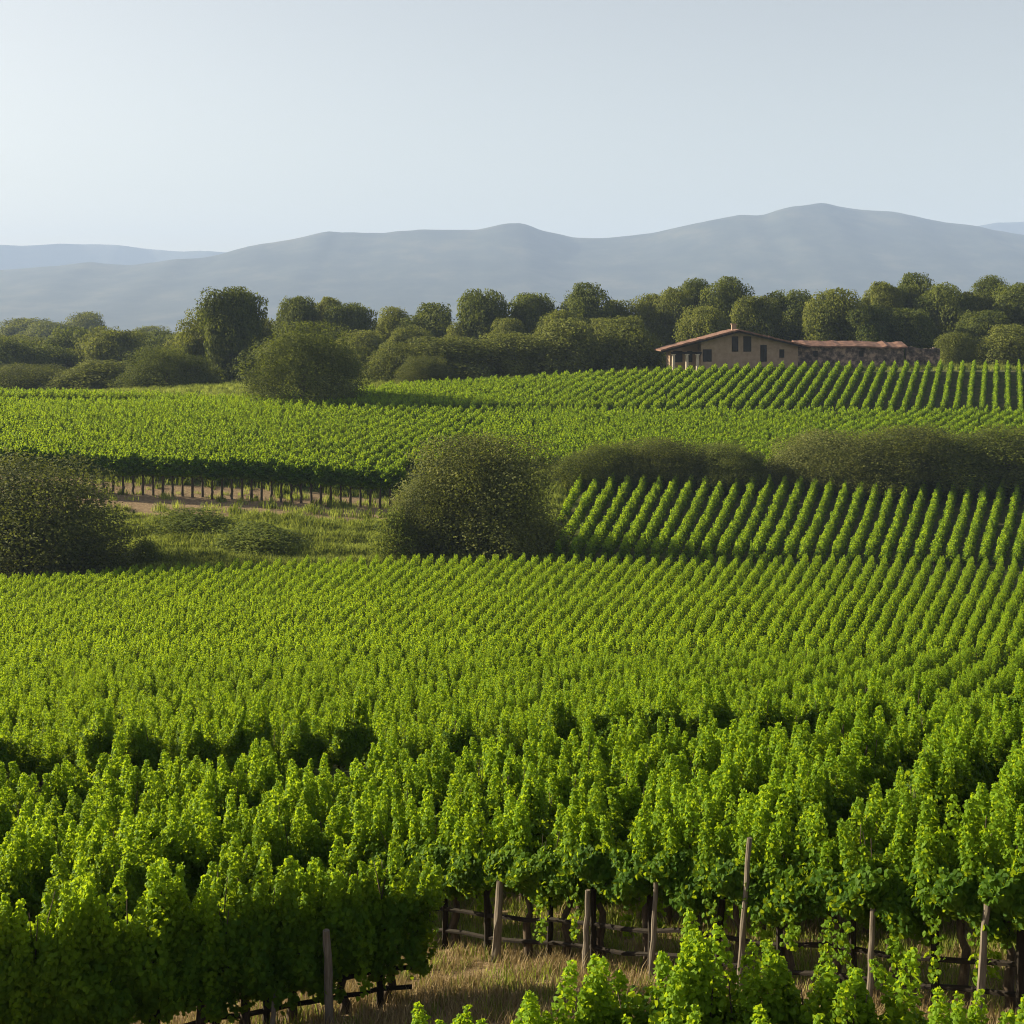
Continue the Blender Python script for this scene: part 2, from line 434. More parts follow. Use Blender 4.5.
# ------------------------------------------------------------------ grapevines
def vine_canopy(seed, N, leaf, shape, zlo=.70, hmax=2.45, length=.62, low=.95, spread=1.0, shoots=None, fat=.24, hang=2):
    """dense hanging leaf wall with several upright shoots that end in pale young leaves; sunlit tips and shaded body also painted by tint"""
    rng = np.random.default_rng(seed)
    C, Nn, S, T = [], [], [], []
    nb = int(N * .56)
    # body: leaf wall, shell-biased, ragged lower edge
    th = rng.uniform(0, 2 * math.pi, nb)
    h = rng.beta(1.4, 1.5, nb)
    lo = zlo + .22 * np.sin(th * 2 + seed) * rng.uniform(.3, 1, nb)
    z = lo + h * (hmax - low - lo)
    wid = (.30 + .16 * np.sin(math.pi * np.clip(h * .9 + .12, 0, 1)))
    lump = 1 + .22 * np.sin(3 * th + seed * 1.7 + z * 5) + .15 * np.sin(5 * th - z * 7 + seed)
    rr = np.sqrt(rng.uniform(.35, 1, nb)) * lump
    c = np.stack([np.cos(th) * length * (1.05 - .35 * h) * rr, np.sin(th) * wid * rr, z], 1)
    nn = np.stack([np.cos(th) * .7, np.sin(th) * 1.2, .35 + .5 * h], 1) + rng.normal(0, .75, (nb, 3))
    C.append(c); Nn.append(nn); S.append(leaf * rng.uniform(.75, 1.25, nb)); T.append(.14 + .14 * h + rng.normal(0, .13, nb))  # low tint on the body: older leaves, and shade painted into their colour
    # shoots
    ns = shoots or rng.integers(4, 7)
    per = (N - nb) // ns
    main = rng.uniform(-.25, .25)
    for s in range(ns):
        if s == 0: x0, top, w0 = main, hmax, fat
        elif s == 1: x0, top, w0 = main + rng.choice((-1, 1)) * rng.uniform(.22, .4), hmax - rng.uniform(.05, .4), fat * .8
        else: x0, top, w0 = rng.uniform(-.6, .6), hmax - rng.uniform(.05, .55), rng.uniform(.09, .19)
        y0 = rng.uniform(-.2, .2) if s > 1 else rng.uniform(-.08, .08)
        lx, ly = rng.normal(0, .13), rng.normal(0, .10)
        zb = hmax - rng.uniform(1.0, 1.35)
        t = rng.beta(1.1, 1.15, per)
        r = w0 * (1 - t) ** .75 + .035
        th = rng.uniform(0, 2 * math.pi, per); q = np.sqrt(rng.uniform(.2, 1, per))
        c = np.stack([x0 + lx * t + np.cos(th) * r * q * 1.1, y0 + ly * t + np.sin(th) * r * q, zb + t * (top - zb)], 1)
        nn = np.stack([np.cos(th), np.sin(th), .45 + .3 * t], 1) + rng.normal(0, .75, (per, 3))
        C.append(c); Nn.append(nn); S.append(leaf * rng.uniform(.7, 1.15, per) * (1 - .35 * t)); T.append(.24 + .70 * t + rng.normal(0, .13, per))  # tint climbs to the tip: young leaves, and sunlit tips painted in
    # a few hanging tendrils
    for s in range(hang):
        per2 = max(4, N // 70)
        x0, y0 = rng.uniform(-.5, .5), rng.choice((-1, 1)) * rng.uniform(.3, .42)
        t = rng.uniform(0, 1, per2)
        c = np.stack([x0 + rng.normal(0, .05, per2), y0 + rng.normal(0, .04, per2), 1.2 - t * rng.uniform(.4, .85)], 1)
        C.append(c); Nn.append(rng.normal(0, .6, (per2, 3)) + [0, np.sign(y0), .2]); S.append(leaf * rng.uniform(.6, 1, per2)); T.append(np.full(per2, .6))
    C = np.concatenate(C); Nn = np.concatenate(Nn); S = np.concatenate(S); T = np.concatenate(T)
    T = np.clip(T + rng.normal(0, .16 * (spread - 1) * 2, len(T)), 0, 1)
    Nn = Nn + rng.normal(0, .9 * (spread - 1), Nn.shape)
    v, q, w = leaves(C, Nn, S, rng, shape)
    return v, q, T[w]

def vine_trunk(seed, top=.95, k=7, seg=7, fatness=1.0):
    rng = np.random.default_rng(seed + 900)
    mb = MB()
    p = [(0, 0, -.12)]
    for i in range(1, seg):
        f = i / (seg - 1)
        p.append((rng.normal(0, .028), rng.normal(0, .025), f * top))
    mb.tube(p, [fatness * (.075 - .035 * i / (seg - 1)) for i in range(seg)], k, rng, .12)
    for sx in (-1, 1):                                                # cordon arms along the wire
        mb.tube([p[-1], (sx * .16, rng.normal(0, .02), top + .10), (sx * .42, rng.normal(0, .02), top + .13)], [.04, .032, .02], 5, rng, .1)
    for s in range(3):                                                # canes
        x = rng.uniform(-.4, .4)
        mb.tube([(x, 0, top + .1), (x + rng.normal(0, .06), rng.normal(0, .07), 1.5), (x + rng.normal(0, .08), rng.normal(0, .08), 2.0)], [.014, .010, .005], 4)
    return mb

def near_vine(seed, N, leaf, top=.95, **kw):
    v, q, t = vine_canopy(seed, N, leaf, 'leaf', **kw)
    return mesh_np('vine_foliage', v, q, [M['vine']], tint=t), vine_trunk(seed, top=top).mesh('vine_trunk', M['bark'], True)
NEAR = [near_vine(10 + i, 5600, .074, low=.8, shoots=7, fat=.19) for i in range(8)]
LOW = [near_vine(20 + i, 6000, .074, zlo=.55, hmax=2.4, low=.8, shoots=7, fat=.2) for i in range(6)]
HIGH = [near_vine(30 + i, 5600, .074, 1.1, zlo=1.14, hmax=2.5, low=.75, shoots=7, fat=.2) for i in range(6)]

def proto_vine(seed, N, leaf, shape, **kw):
    v, q, t = vine_canopy(seed, N, leaf, shape, **kw)
    tb = vine_trunk(seed, k=4, seg=4)
    tv, tq = np.concatenate(tb.v), np.concatenate(tb.q)
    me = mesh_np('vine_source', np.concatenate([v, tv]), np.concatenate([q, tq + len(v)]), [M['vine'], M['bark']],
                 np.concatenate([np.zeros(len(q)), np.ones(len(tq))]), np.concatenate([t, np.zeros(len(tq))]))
    return D.objects.new('vine_source', me)
MID = [proto_vine(40 + i, 1900, .095, 'leaf', low=1.15, fat=.3) for i in range(6)]
FAR = [proto_vine(60 + i, 520, .18, 'quad', spread=1.3, low=1.3, shoots=3, fat=.33) for i in range(6)]
DIST = [proto_vine(70 + i, 260, .27, 'quad', spread=1.5, low=1.1, shoots=3, fat=.33) for i in range(6)]

TALL = []
for i in range(5):
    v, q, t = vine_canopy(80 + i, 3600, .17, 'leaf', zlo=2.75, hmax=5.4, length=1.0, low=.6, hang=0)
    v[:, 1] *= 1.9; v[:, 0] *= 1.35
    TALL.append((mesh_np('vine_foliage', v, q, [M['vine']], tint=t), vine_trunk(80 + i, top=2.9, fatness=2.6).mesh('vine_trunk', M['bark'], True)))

rv = random.Random(11)
def place_vine(x, y, ang, h, wl, label, group, kinds=NEAR):
    f, t = kinds[rv.randrange(len(kinds))]
    root = empty('grapevine', (x, y, gz(x, y) - .02), ang + (math.pi if rv.random() < .5 else 0), (wl, wl, h))
    tag(root, label, 'grapevine', group)
    link('foliage', f, root); link('trunk', t, root)
    return root

def ordinal(n):
    w = ['first', 'second', 'third', 'fourth', 'fifth', 'sixth', 'seventh', 'eighth', 'ninth', 'tenth', 'eleventh', 'twelfth', 'thirteenth', 'fourteenth', 'fifteenth',
         'sixteenth', 'seventeenth', 'eighteenth', 'nineteenth', 'twentieth']
    return w[n - 1]

# row A: the front left row, ends beside the bare patch
A_PX = [(390, 19.4), (342, 19.1), (293, 18.9), (246, 18.6), (200, 18.4), (152, 18.3), (106, 18.1), (58, 17.9), (10, 17.8), (-42, 17.7)]
A_H = [.97, 1.0, .92, 1.05, .92, 1.06, 1.02, 1.12, 1.04, 1.14]
for i, ((px, d), h) in enumerate(zip(A_PX, A_H)):
    x = (px - CX) / F * d
    lab = ('grapevine at the right end of the front left row, beside the bare dry patch' if i == 0 else
           f'grapevine in the front left row, {ordinal(i + 1)} from its end at the bare patch')
    place_vine(x, d, R(-6), h, 1.0, lab, 'grapevines of the front left row', LOW)

# row B: oblique row with trunks and posts in view, from the left end to the right edge
B0, B1 = Vector((-2.0, 23.2)), Vector((6.35, 15.6))
bang = math.atan2(B1.y - B0.y, B1.x - B0.x)
NB = 16
for i in range(NB):
    p = B0.lerp(B1, i / (NB - 1)) + Vector((rv.gauss(0, .04), rv.gauss(0, .06)))
    lab = ('grapevine at the left end of the row with trunks showing above the bare patch' if i == 0 else
           f'grapevine in the row above the bare patch, {ordinal(i + 1)} from its left end')
    place_vine(p.x, p.y, bang, rv.uniform(.93, 1.06), 1.0, lab, 'grapevines of the row above the bare patch', HIGH)

# row C: tops of the nearest vines along the bottom edge (column, distance, height, width, label)
for px, d, h, wl, lab in [
        (450, 13.2, .68, .85, 'leftmost bright green vine top at the bottom edge, right of the bare ground'),
        (494, 13.0, .72, .85, 'low bright vine top at the bottom edge, second from the left end of its row'),
        (556, 12.8, .72, .9, 'bright vine top at the bottom edge below the tall stakes'),
        (612, 12.9, .84, 1.0, 'bright leafy vine top just left of the tallest one at the bottom edge'),
        (676, 12.7, .98, 1.0, 'tallest bright vine top of the nearest row at the bottom edge'),
        (742, 12.4, .91, 1.0, 'bright vine top at the bottom edge under the long leaning stake'),
        (815, 12.3, .85, 1.0, 'pointed bright vine top at the bottom edge right of the long leaning stake'),
        (882, 12.1, .83, 1.0, 'pointed bright vine top at the bottom edge, last full one on the right'),
        (972, 11.6, .74, .85, 'small low vine top at the bottom right, before the corner one'),
        (1030, 11.2, .74, .9, 'small vine top cut off by the bottom right corner'),
        (695, 11.3, .78, .9, 'low bright vine in front of the tallest vine top, at the bottom edge'),
        (590, 11.4, .70, .9, 'low bright vine cut by the bottom edge, left of centre in the nearest clump'),
        (800, 11.0, .80, .9, 'low bright vine cut by the bottom edge, right part of the nearest clump')]:
    x = (px - CX) / F * d
    place_vine(x, d, R(8 + rv.uniform(-25, 25)), h, wl, lab, 'vine tops along the bottom edge')

# field grid: rows run about 20 degrees right of the view
AZ2 = R(19.5)
def grid(u0, u1, v0, v1, su, sv, rng, ju=.12, jv=.06, az=AZ2):
    AL = np.array([math.sin(az), math.cos(az)]); AC = np.array([math.cos(az), -math.sin(az)])
    u, v = np.meshgrid(np.arange(u0, u1, su), np.arange(v0, v1, sv))
    p = u.ravel()[:, None] * AL + v.ravel()[:, None] * AC
    p += rng.normal(0, ju, (len(p), 1)) * AL + rng.normal(0, jv, (len(p), 1)) * AC
    return p
rng = np.random.default_rng(21)
ROW_D = np.arange(16, 150, 1.0)
ROW_AZ = np.interp(ROW_D, [16, 42, 78, 150], [R(28), R(26), R(21), R(20)])
ROW_X = np.concatenate([[0], np.cumsum(np.tan(ROW_AZ))[:-1]])            # every row is this curve moved sideways
def row_az(d): return np.interp(d, ROW_D, ROW_AZ)
P = []
def slope_y(d): return np.interp(d, [60, 80, 110, 135, 147], [708, 661, 605, 577, 568])
def slope_lean(p): return np.interp(p, [-150, 200, 512, 850, 1150], [1.5, 1.25, .85, .42, .25])
for k in range(-95, 90):                                                # lower part of the slope
    dd = 37.2 + rng.normal(0, .06)
    while dd < 70.5:
        P.append((k * 1.4 - 10 + float(np.interp(dd, ROW_D, ROW_X)) + rng.normal(0, .04), dd))
        dd += (.95 + rng.normal(0, .04)) * math.cos(float(row_az(dd)))
for k in range(-24, 84):                                                # upper part: rows fan gently over the rounded brow
    p0 = k * 15.5; ln = float(slope_lean(p0))
    dd = 72.0 + rng.uniform(0, .9)
    while dd < 147:
        pxx = p0 + ln * (680 - float(slope_y(dd))) + rng.normal(0, .45)
        P.append(((pxx - CX) / F * dd, dd))
        dd += .92 + rng.normal(0, .05)
for k in range(-66, 66):
    dd = 16.0 + rng.uniform(0, 1)
    while dd < 34.4:
        P.append((k * 1.85 - 10 + float(np.interp(dd, ROW_D, ROW_X)) + rng.normal(0, .07), dd))
        dd += (.98 + rng.normal(0, .1)) * math.cos(float(row_az(dd)))
P = np.array(P)
px = CX + P[:, 0] * F / np.clip(P[:, 1], 1, None); d = P[:, 1]
# keep only what lies behind rows A and B, up to just past the crest
dA = 19.0 + (px - 300) * .004 + 3.9
sB = (P[:, 0] - B0.x) * (B1.y - B0.y) - (P[:, 1] - B0.y) * (B1.x - B0.x)
sB = -sB / (B1 - B0).length                                          # distance beyond row B
behind = np.where(P[:, 0] < B0.x, d > dA, sB > 2.0)
lim = np.interp(px, [0, 130, 700, 900], [141, 143, 143, 146])
ok = behind & (px > -130) & (px < 1150) & (d < lim) & (d > 17)
ok &= ~((d > 34.3) & (d < 37.8))  # headland track across the slope
ok &= rng.uniform(0, 1, len(P)) > .015
F1 = P[ok]

# right-hand block across the dip: gently fanning rows that climb the facing slope
F2 = []
rr_ = random.Random(4)
for k in range(58):
    foot = -2.0 + 1.75 * k                                              # where the row starts, metres to the right of the view axis
    lean = np.interp(foot, [5, 25, 50], [.52, .42, .26])
    p0 = CX + foot * F / 150
    dd = 148.0 + rr_.uniform(-.5, .5)
    while dd < 196:
        yv = np.interp(dd, [145, 160, 178, 195], [574, 550, 519, 491])
        pxx = p0 + lean * (566 - yv) + rr_.gauss(0, .5)
        if pxx > np.interp(dd, [148, 165, 196], [546, 556, 580]) and pxx < 1150 and rr_.random() > .03:
            F2.append(((pxx - CX) / F * dd, dd))
        dd += .95
F2 = np.array(F2)

# upper field
P = np.concatenate([(lambda q: q[q[:, 1] > 248])(grid(140, 420, -220, 220, 1.0, 2.2, rng, .12, .06)), (lambda q: q[(q[:, 1] <= 248) & (q[:, 0] / q[:, 1] < -.02)])(grid(60, 420, -260, 260, 1.0, 2.0, rng, .10, .05, az=R(14))), (lambda q: q[(q[:, 1] <= 248) & (q[:, 0] / q[:, 1] >= -.02)])(grid(60, 420, -260, 260, 1.0, 1.75, rng, .10, .05, az=R(33)))])
px = CX + P[:, 0] * F / P[:, 1]; d = P[:, 1]
front = np.where(px < 400, edge_d(px) + 7.5, np.interp(px, [400, 460, 1100], [200, 205, 208]))
back = np.interp(px, [0, 110, 250, 420, 600, 1100], [272, 268, 262, 285, 291, 291])
ok = (px > -130) & (px < 1150) & (d > front) & (d < back) & (rng.uniform(0, 1, len(P)) > .01)
ok &= ~((d > 246.5) & (d < 249.5) & (px > 330))
ok &= ~((d > 254) & (d < 260.5) & (px < 175 - (d - 254) * 6))
F3 = P[ok]

# the nearest vines of the slope stay individual plants; everything farther is one mass
order = np.argsort(F1[:, 1])
edge_n = 44
n_near = 300 - len(A_PX) - NB - 13 - edge_n
near_i, rest_i = order[:n_near], order[n_near:]
for i in near_i:
    x, y = F1[i]
    place_vine(x, y, math.pi / 2 - float(row_az(y)) + rv.gauss(0, .12), rv.uniform(.82, 1.1), rv.uniform(1.0, 1.2),
               'grapevine massed with others on the slope just behind the two front rows', 'grapevines massed behind the front rows')

# the tall row along the dirt track, seen from its shaded side
exs = np.linspace(-25, 400, edge_n)
for i, ex in enumerate(exs):
    dd = float(edge_d(ex)) + rv.gauss(0, .25)
    x = (ex - CX) / F * dd
    r = place_vine(x, dd, R(-8), rv.uniform(.93, 1.05), rv.uniform(.95, 1.05),
                   'tall vine with bare trunk in the shaded row above the dirt track', 'tall vines in the row above the dirt track', TALL)

REST = np.concatenate([F1[rest_i], F2, F3])
nR = len(REST)
lod = rng.integers(0, 6, nR) + np.where(REST[:, 1] < 70, 0, np.where(REST[:, 1] < 146, 6, 12))
pxR = REST[:, 0] * F / REST[:, 1]
rot = np.zeros((nR, 3)); rot[:, 2] = math.pi / 2 - np.where(REST[:, 1] < 71, row_az(REST[:, 1]), np.where(REST[:, 1] < 147.2, np.arctan(pxR / F + REST[:, 1] * slope_lean(pxR + 512) * 1.45 / F), np.where(REST[:, 1] < 198, R(10), AZ2))) + rng.normal(0, .1, nR) + math.pi * rng.integers(0, 2, nR)
hs = rng.uniform(.84, 1.08, nR)
sm_ = np.where((REST[:, 1] > 36) & (REST[:, 1] < 147.2), .71, 1.0)
scl = np.stack([1.04 * sm_, np.where(REST[:, 1] > 147.2, 1.08, 1.0) * np.where(sm_ < 1, np.interp(REST[:, 1], [71, 73, 147], [.8, .62, .86]), 1), hs * sm_], 1)
pts = np.stack([REST[:, 0], REST[:, 1], ground(REST[:, 0], REST[:, 1]) - .02], 1)
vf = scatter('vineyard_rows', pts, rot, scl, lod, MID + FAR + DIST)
tag(vf, 'rows of green grapevines massed over the slopes as far as the trees', 'vineyard', kind='stuff')

# ------------------------------------------------------------------ stakes and trellis
def stake(px, d, base_y, top_px, top_y, r, label, tilt_back=0.0):
    """leaning weathered stake; its top is given where it stands in the picture at its own distance"""
    x, _, z = at_px(px, d)
    tx = (top_px - CX) / F * d; tz = (HY - top_y) * d / F
    h = tz - z
    mb = MB(); rg = np.random.default_rng(int(px))
    n = 9
    mb.tube([((tx - x) * i / (n - 1) + rg.normal(0, .006), tilt_back * i / (n - 1) + rg.normal(0, .006), -.25 + (h + .25) * i / (n - 1)) for i in range(n)],
            [r * (1.1 - .3 * i / (n - 1)) for i in range(n)], 9, rg, .07)
    o = link('wooden_stake', mb.mesh('wooden_stake', M['wood'], False), None, (x, d, z))
    return tag(o, label, 'stake', 'weathered stakes among the front rows')

def brow(px):                                                         # distance of row B at a picture column
    k = (px - CX) / F
    t = (k * B0.y - B0.x) / ((B1.x - B0.x) - k * (B1.y - B0.y))
    return B0.y + t * (B1.y - B0.y)
stake(495, brow(495) - .52, 960, 500, 880, .068, 'thick grey stake standing on the bare patch, left of the other stakes')
stake(584, brow(584) - .52, 958, 588, 890, .046, 'grey stake right of the thick one, leaning slightly right')
stake(650, brow(650) - .52, 930, 656, 878, .040, 'short pale stake with a bare top, left of the long leaning one')
stake(738, brow(738) - .52, 935, 749, 838, .040, 'long pale stake leaning right, tallest in the row above the bare patch')
stake(868, brow(868) - .52, 970, 873, 908, .040, 'pale stake half hidden by the pointed vine top on the right')
stake(976, brow(976) - .52, 1000, 988, 890, .045, 'pale stake leaning right near the right edge')
stake(331, 18.55, 1040, 326, 930, .060, 'thick pale post in the front left row, wrapped with leaves')
stake(272, 18.3, 1040, 274, 990, .035, 'thin stake in the front left row, left of the thick post')

def trellis(a, b, n, z1, z2, off, label, rail_r=.035, post_r=.05, ph=1.15):
    a = Vector(a); b = Vector(b); nrm = Vector((b.y - a.y, a.x - b.x)).normalized() * off
    a += nrm; b += nrm
    root = empty('trellis', (a.x, a.y, gz(a.x, a.y)))
    tag(root, label, 'trellis')
    rg = np.random.default_rng(int(abs(a.x * 100)))
    for zz in (z1, z2):
        mb = MB(); m = 26
        pp = [a.lerp(b, i / (m - 1)) for i in range(m)]
        mb.tube([(p.x - a.x, p.y - a.y, gz(p.x, p.y) - gz(a.x, a.y) + zz + rg.normal(0, .012) - .02 * math.sin(i * 1.3)) for i, p in enumerate(pp)], [rail_r] * m, 6, rg, .1)
        link('rail', mb.mesh('rail', M['dwood']), root)
    for i in range(n):
        p = a.lerp(b, (i + .35 + rg.uniform(-.12, .12)) / n)
        mb = MB(); mb.tube([(0, 0, -.25), (rg.normal(0, .02), 0, ph * .5), (rg.normal(0, .03), 0, ph)], [post_r * 1.1, post_r, post_r * .9], 7, rg, .08)
        link('post', mb.mesh('post', M['dwood']), root, (p.x - a.x, p.y - a.y, gz(p.x, p.y) - gz(a.x, a.y)))
    return root
trellis(B0, B1, 11, .62, .28, .12, 'dark two-rail trellis running along the row above the bare patch')
trellis(((-40 - CX) / F * 17.7, 17.7), ((410 - CX) / F * 19.4, 19.4), 8, .5, .25, .1, 'dark two-rail trellis under the front left row')

# ------------------------------------------------------------------ trees and bushes
def crown_mesh(name, seed, mat, n_leaf, leaf, nl=20, kind='tree', lobe=(.17, .27)):
    """unit crown (about 1 wide, base at 0, top at 1): leaf-sized faces on and in many lobes, gaps between them"""
    rng = np.random.default_rng(seed)
    L = []
    for i in range(nl):
        f = (i + .5) / nl
        u = 1 - 2 * f if kind == 'tree' else 1 - 1.05 * f
        th = i * 2.39996 + rng.normal(0, .25); u = float(np.clip(u + rng.normal(0, .06), -1, 1))
        rr = rng.uniform(.66, 1.0)
        r = rng.uniform(*lobe)
        w = math.sqrt(max(0, 1 - max(u, 0 if kind == 'bush' else -1) ** 2))
        if kind == 'tree':
            c = np.array([math.cos(th) * w * rr * (.5 - r * .7), math.sin(th) * w * rr * (.5 - r * .7), .5 + u * rr * (.5 - r * .75)])
        else:
            c = np.array([math.cos(th) * w * rr * (.5 - r * .7), math.sin(th) * w * rr * (.5 - r * .7), max(r * .55, u * rr * (1 - r))])
        L.append((c, r))
    C, Nn, T = [], [], []
    tot = sum(r * r for _, r in L)
    for c, r in L:
        m = int(n_leaf * r * r / tot)
        v = rng.normal(size=(m, 3)); v /= np.linalg.norm(v, axis=1, keepdims=True)
        bump = 1 + .08 * np.sin(v[:, 0] * 7 + c[0] * 40) * np.sin(v[:, 1] * 8 + c[1] * 30) + .07 * np.sin(v[:, 2] * 9 + c[2] * 50)
        q = c + v * (r * (rng.uniform(.3, 1.0, m) ** .4 * bump))[:, None]
        if kind == 'bush': q[:, 2] = np.abs(q[:, 2])
        C.append(q); Nn.append(v + [0, 0, .25] + rng.normal(0, .5, (m, 3))); T.append(np.clip(rng.normal(.42, .2, m) + rng.normal(0, .1), 0, 1))
    m = n_leaf // 4                                                   # inner foliage that closes the crown
    v = rng.normal(size=(m, 3)); v /= np.linalg.norm(v, axis=1, keepdims=True)
    v *= rng.uniform(.3, 1, m)[:, None] ** .4
    if kind == 'bush': v[:, 2] = np.abs(v[:, 2])
    C.append(v * ([.33, .33, .34] if kind == 'tree' else [.38, .38, .74]) + [0, 0, .52 if kind == 'tree' else 0])
    Nn.append(v + rng.normal(0, .6, (m, 3))); T.append(np.clip(rng.normal(.35, .15, m), 0, 1))
    C = np.concatenate(C); Nn = np.concatenate(Nn); T = np.concatenate(T)
    keep = np.ones(len(C), bool)
    C, Nn, T = C[keep], Nn[keep], T[keep]
    lo, hi = np.percentile(C, 1.2, axis=0), np.percentile(C, 98.8, axis=0)
    if kind == 'bush': lo[2] = 0
    inn = ((C >= lo - .01) & (C <= hi + .01)).all(1); C, Nn, T = C[inn], Nn[inn], T[inn]
    C = (C - [(lo[0] + hi[0]) / 2, (lo[1] + hi[1]) / 2, lo[2]]) / (hi - lo)
    az = np.arctan2(C[:, 1], C[:, 0]); p1, p2, p3 = rng.uniform(0, 6.28, 3)
    wob = 1 + .11 * np.sin(2 * az + p1) * np.sin(5 * C[:, 2] + p2) + .05 * np.sin(4 * az + p3 + 6 * C[:, 2])
    C[:, :2] *= wob[:, None]
    C[:, 2] *= 1 - .10 * np.abs(np.sin(1.5 * az + p2)) * np.clip(np.hypot(C[:, 0], C[:, 1]) * 2.2, 0, 1)
    v, q, w = leaves(C, Nn, leaf * rng.uniform(.7, 1.3, len(C)), rng, 'quad')
    return mesh_np(name, v, q, [mat], tint=T[w]), L

def trunk_mesh(L, seed, zbase=.0, r=.035):
    rng = np.random.default_rng(seed); mb = MB()
    mb.tube([(0, 0, -.25), (rng.normal(0, .01), rng.normal(0, .01), 0), (rng.normal(0, .02), rng.normal(0, .02), .3), (0, 0, .6)], [r * 1.3, r, r * .75, r * .4], 8, rng, .06)
    for c, rr in L[:8]:
        mb.tube([(0, 0, .05 + .3 * rng.uniform()), (c[0] * .5, c[1] * .5, c[2] * .7), tuple(c)], [r * .5, r * .3, r * .12], 5)
    return mb.mesh('trunk', M['tbark'], True)

CROWN = {}
for mk, s0 in (('dark', 100), ('olive', 200), ('pale', 300)):
    CROWN[mk] = []
    for i in range(6):
        me, L = crown_mesh('crown', s0 + i, M[mk], 26000, .031, 15 + 3 * i, lobe=(.13, .27))
        CROWN[mk].append((me, trunk_mesh(L, s0 + i)))
BUSH = {}
for mk, s0 in (('bush', 400), ('pale', 500), ('dark', 700)):
    BUSH[mk] = []
    for i in range(3):
        me, L = crown_mesh('crown', s0 + i, M[mk], 48000 if mk != 'pale' else 18000, .0155 if mk != 'pale' else .030, 30, 'bush', (.14, .25))
        BUSH[mk].append((me, trunk_mesh(L, s0 + i, r=.02)))

def tree(px, top, base, w, d, mk, label, group, k=None, name='tree', cat='tree', deep=1.0, bush=False, rz=None):
    """column, top row and base row in the picture, crown width in pixels, at distance d"""
    x, _, z = at_px(px, d)
    ztop = (HY - top) * d / F
    W = w * d / F
    cz = min((HY - base) * d / F, ztop - (.3 if bush else .95) * W)    # foot of the crown
    cz = max(cz, z - .3, ztop - 1.5 * W)
    lst = (BUSH if bush else CROWN)[mk]
    cm, tm = lst[rv.randrange(len(lst)) if k is None else k]
    root = empty(name, (x, d, z))
    tag(root, label, cat, group)
    ang = rv.uniform(0, 6.28) if rz is None else rz
    link('crown', cm, root, (0, 0, cz - z), ang, (W, W * deep, ztop - cz))
    o = link('trunk', tm, root, (0, 0, cz - z), ang, (W, W, ztop - cz))
    if cz > z + .5:
        mb = MB(); mb.tube([(0, 0, -.3), (.1, 0, (cz - z) * .5), (0, 0, cz - z + .2)], [W * .045, W * .036, W * .03], 8)
        link('trunk', mb.mesh('trunk', M['tbark'], True), root)
    return root

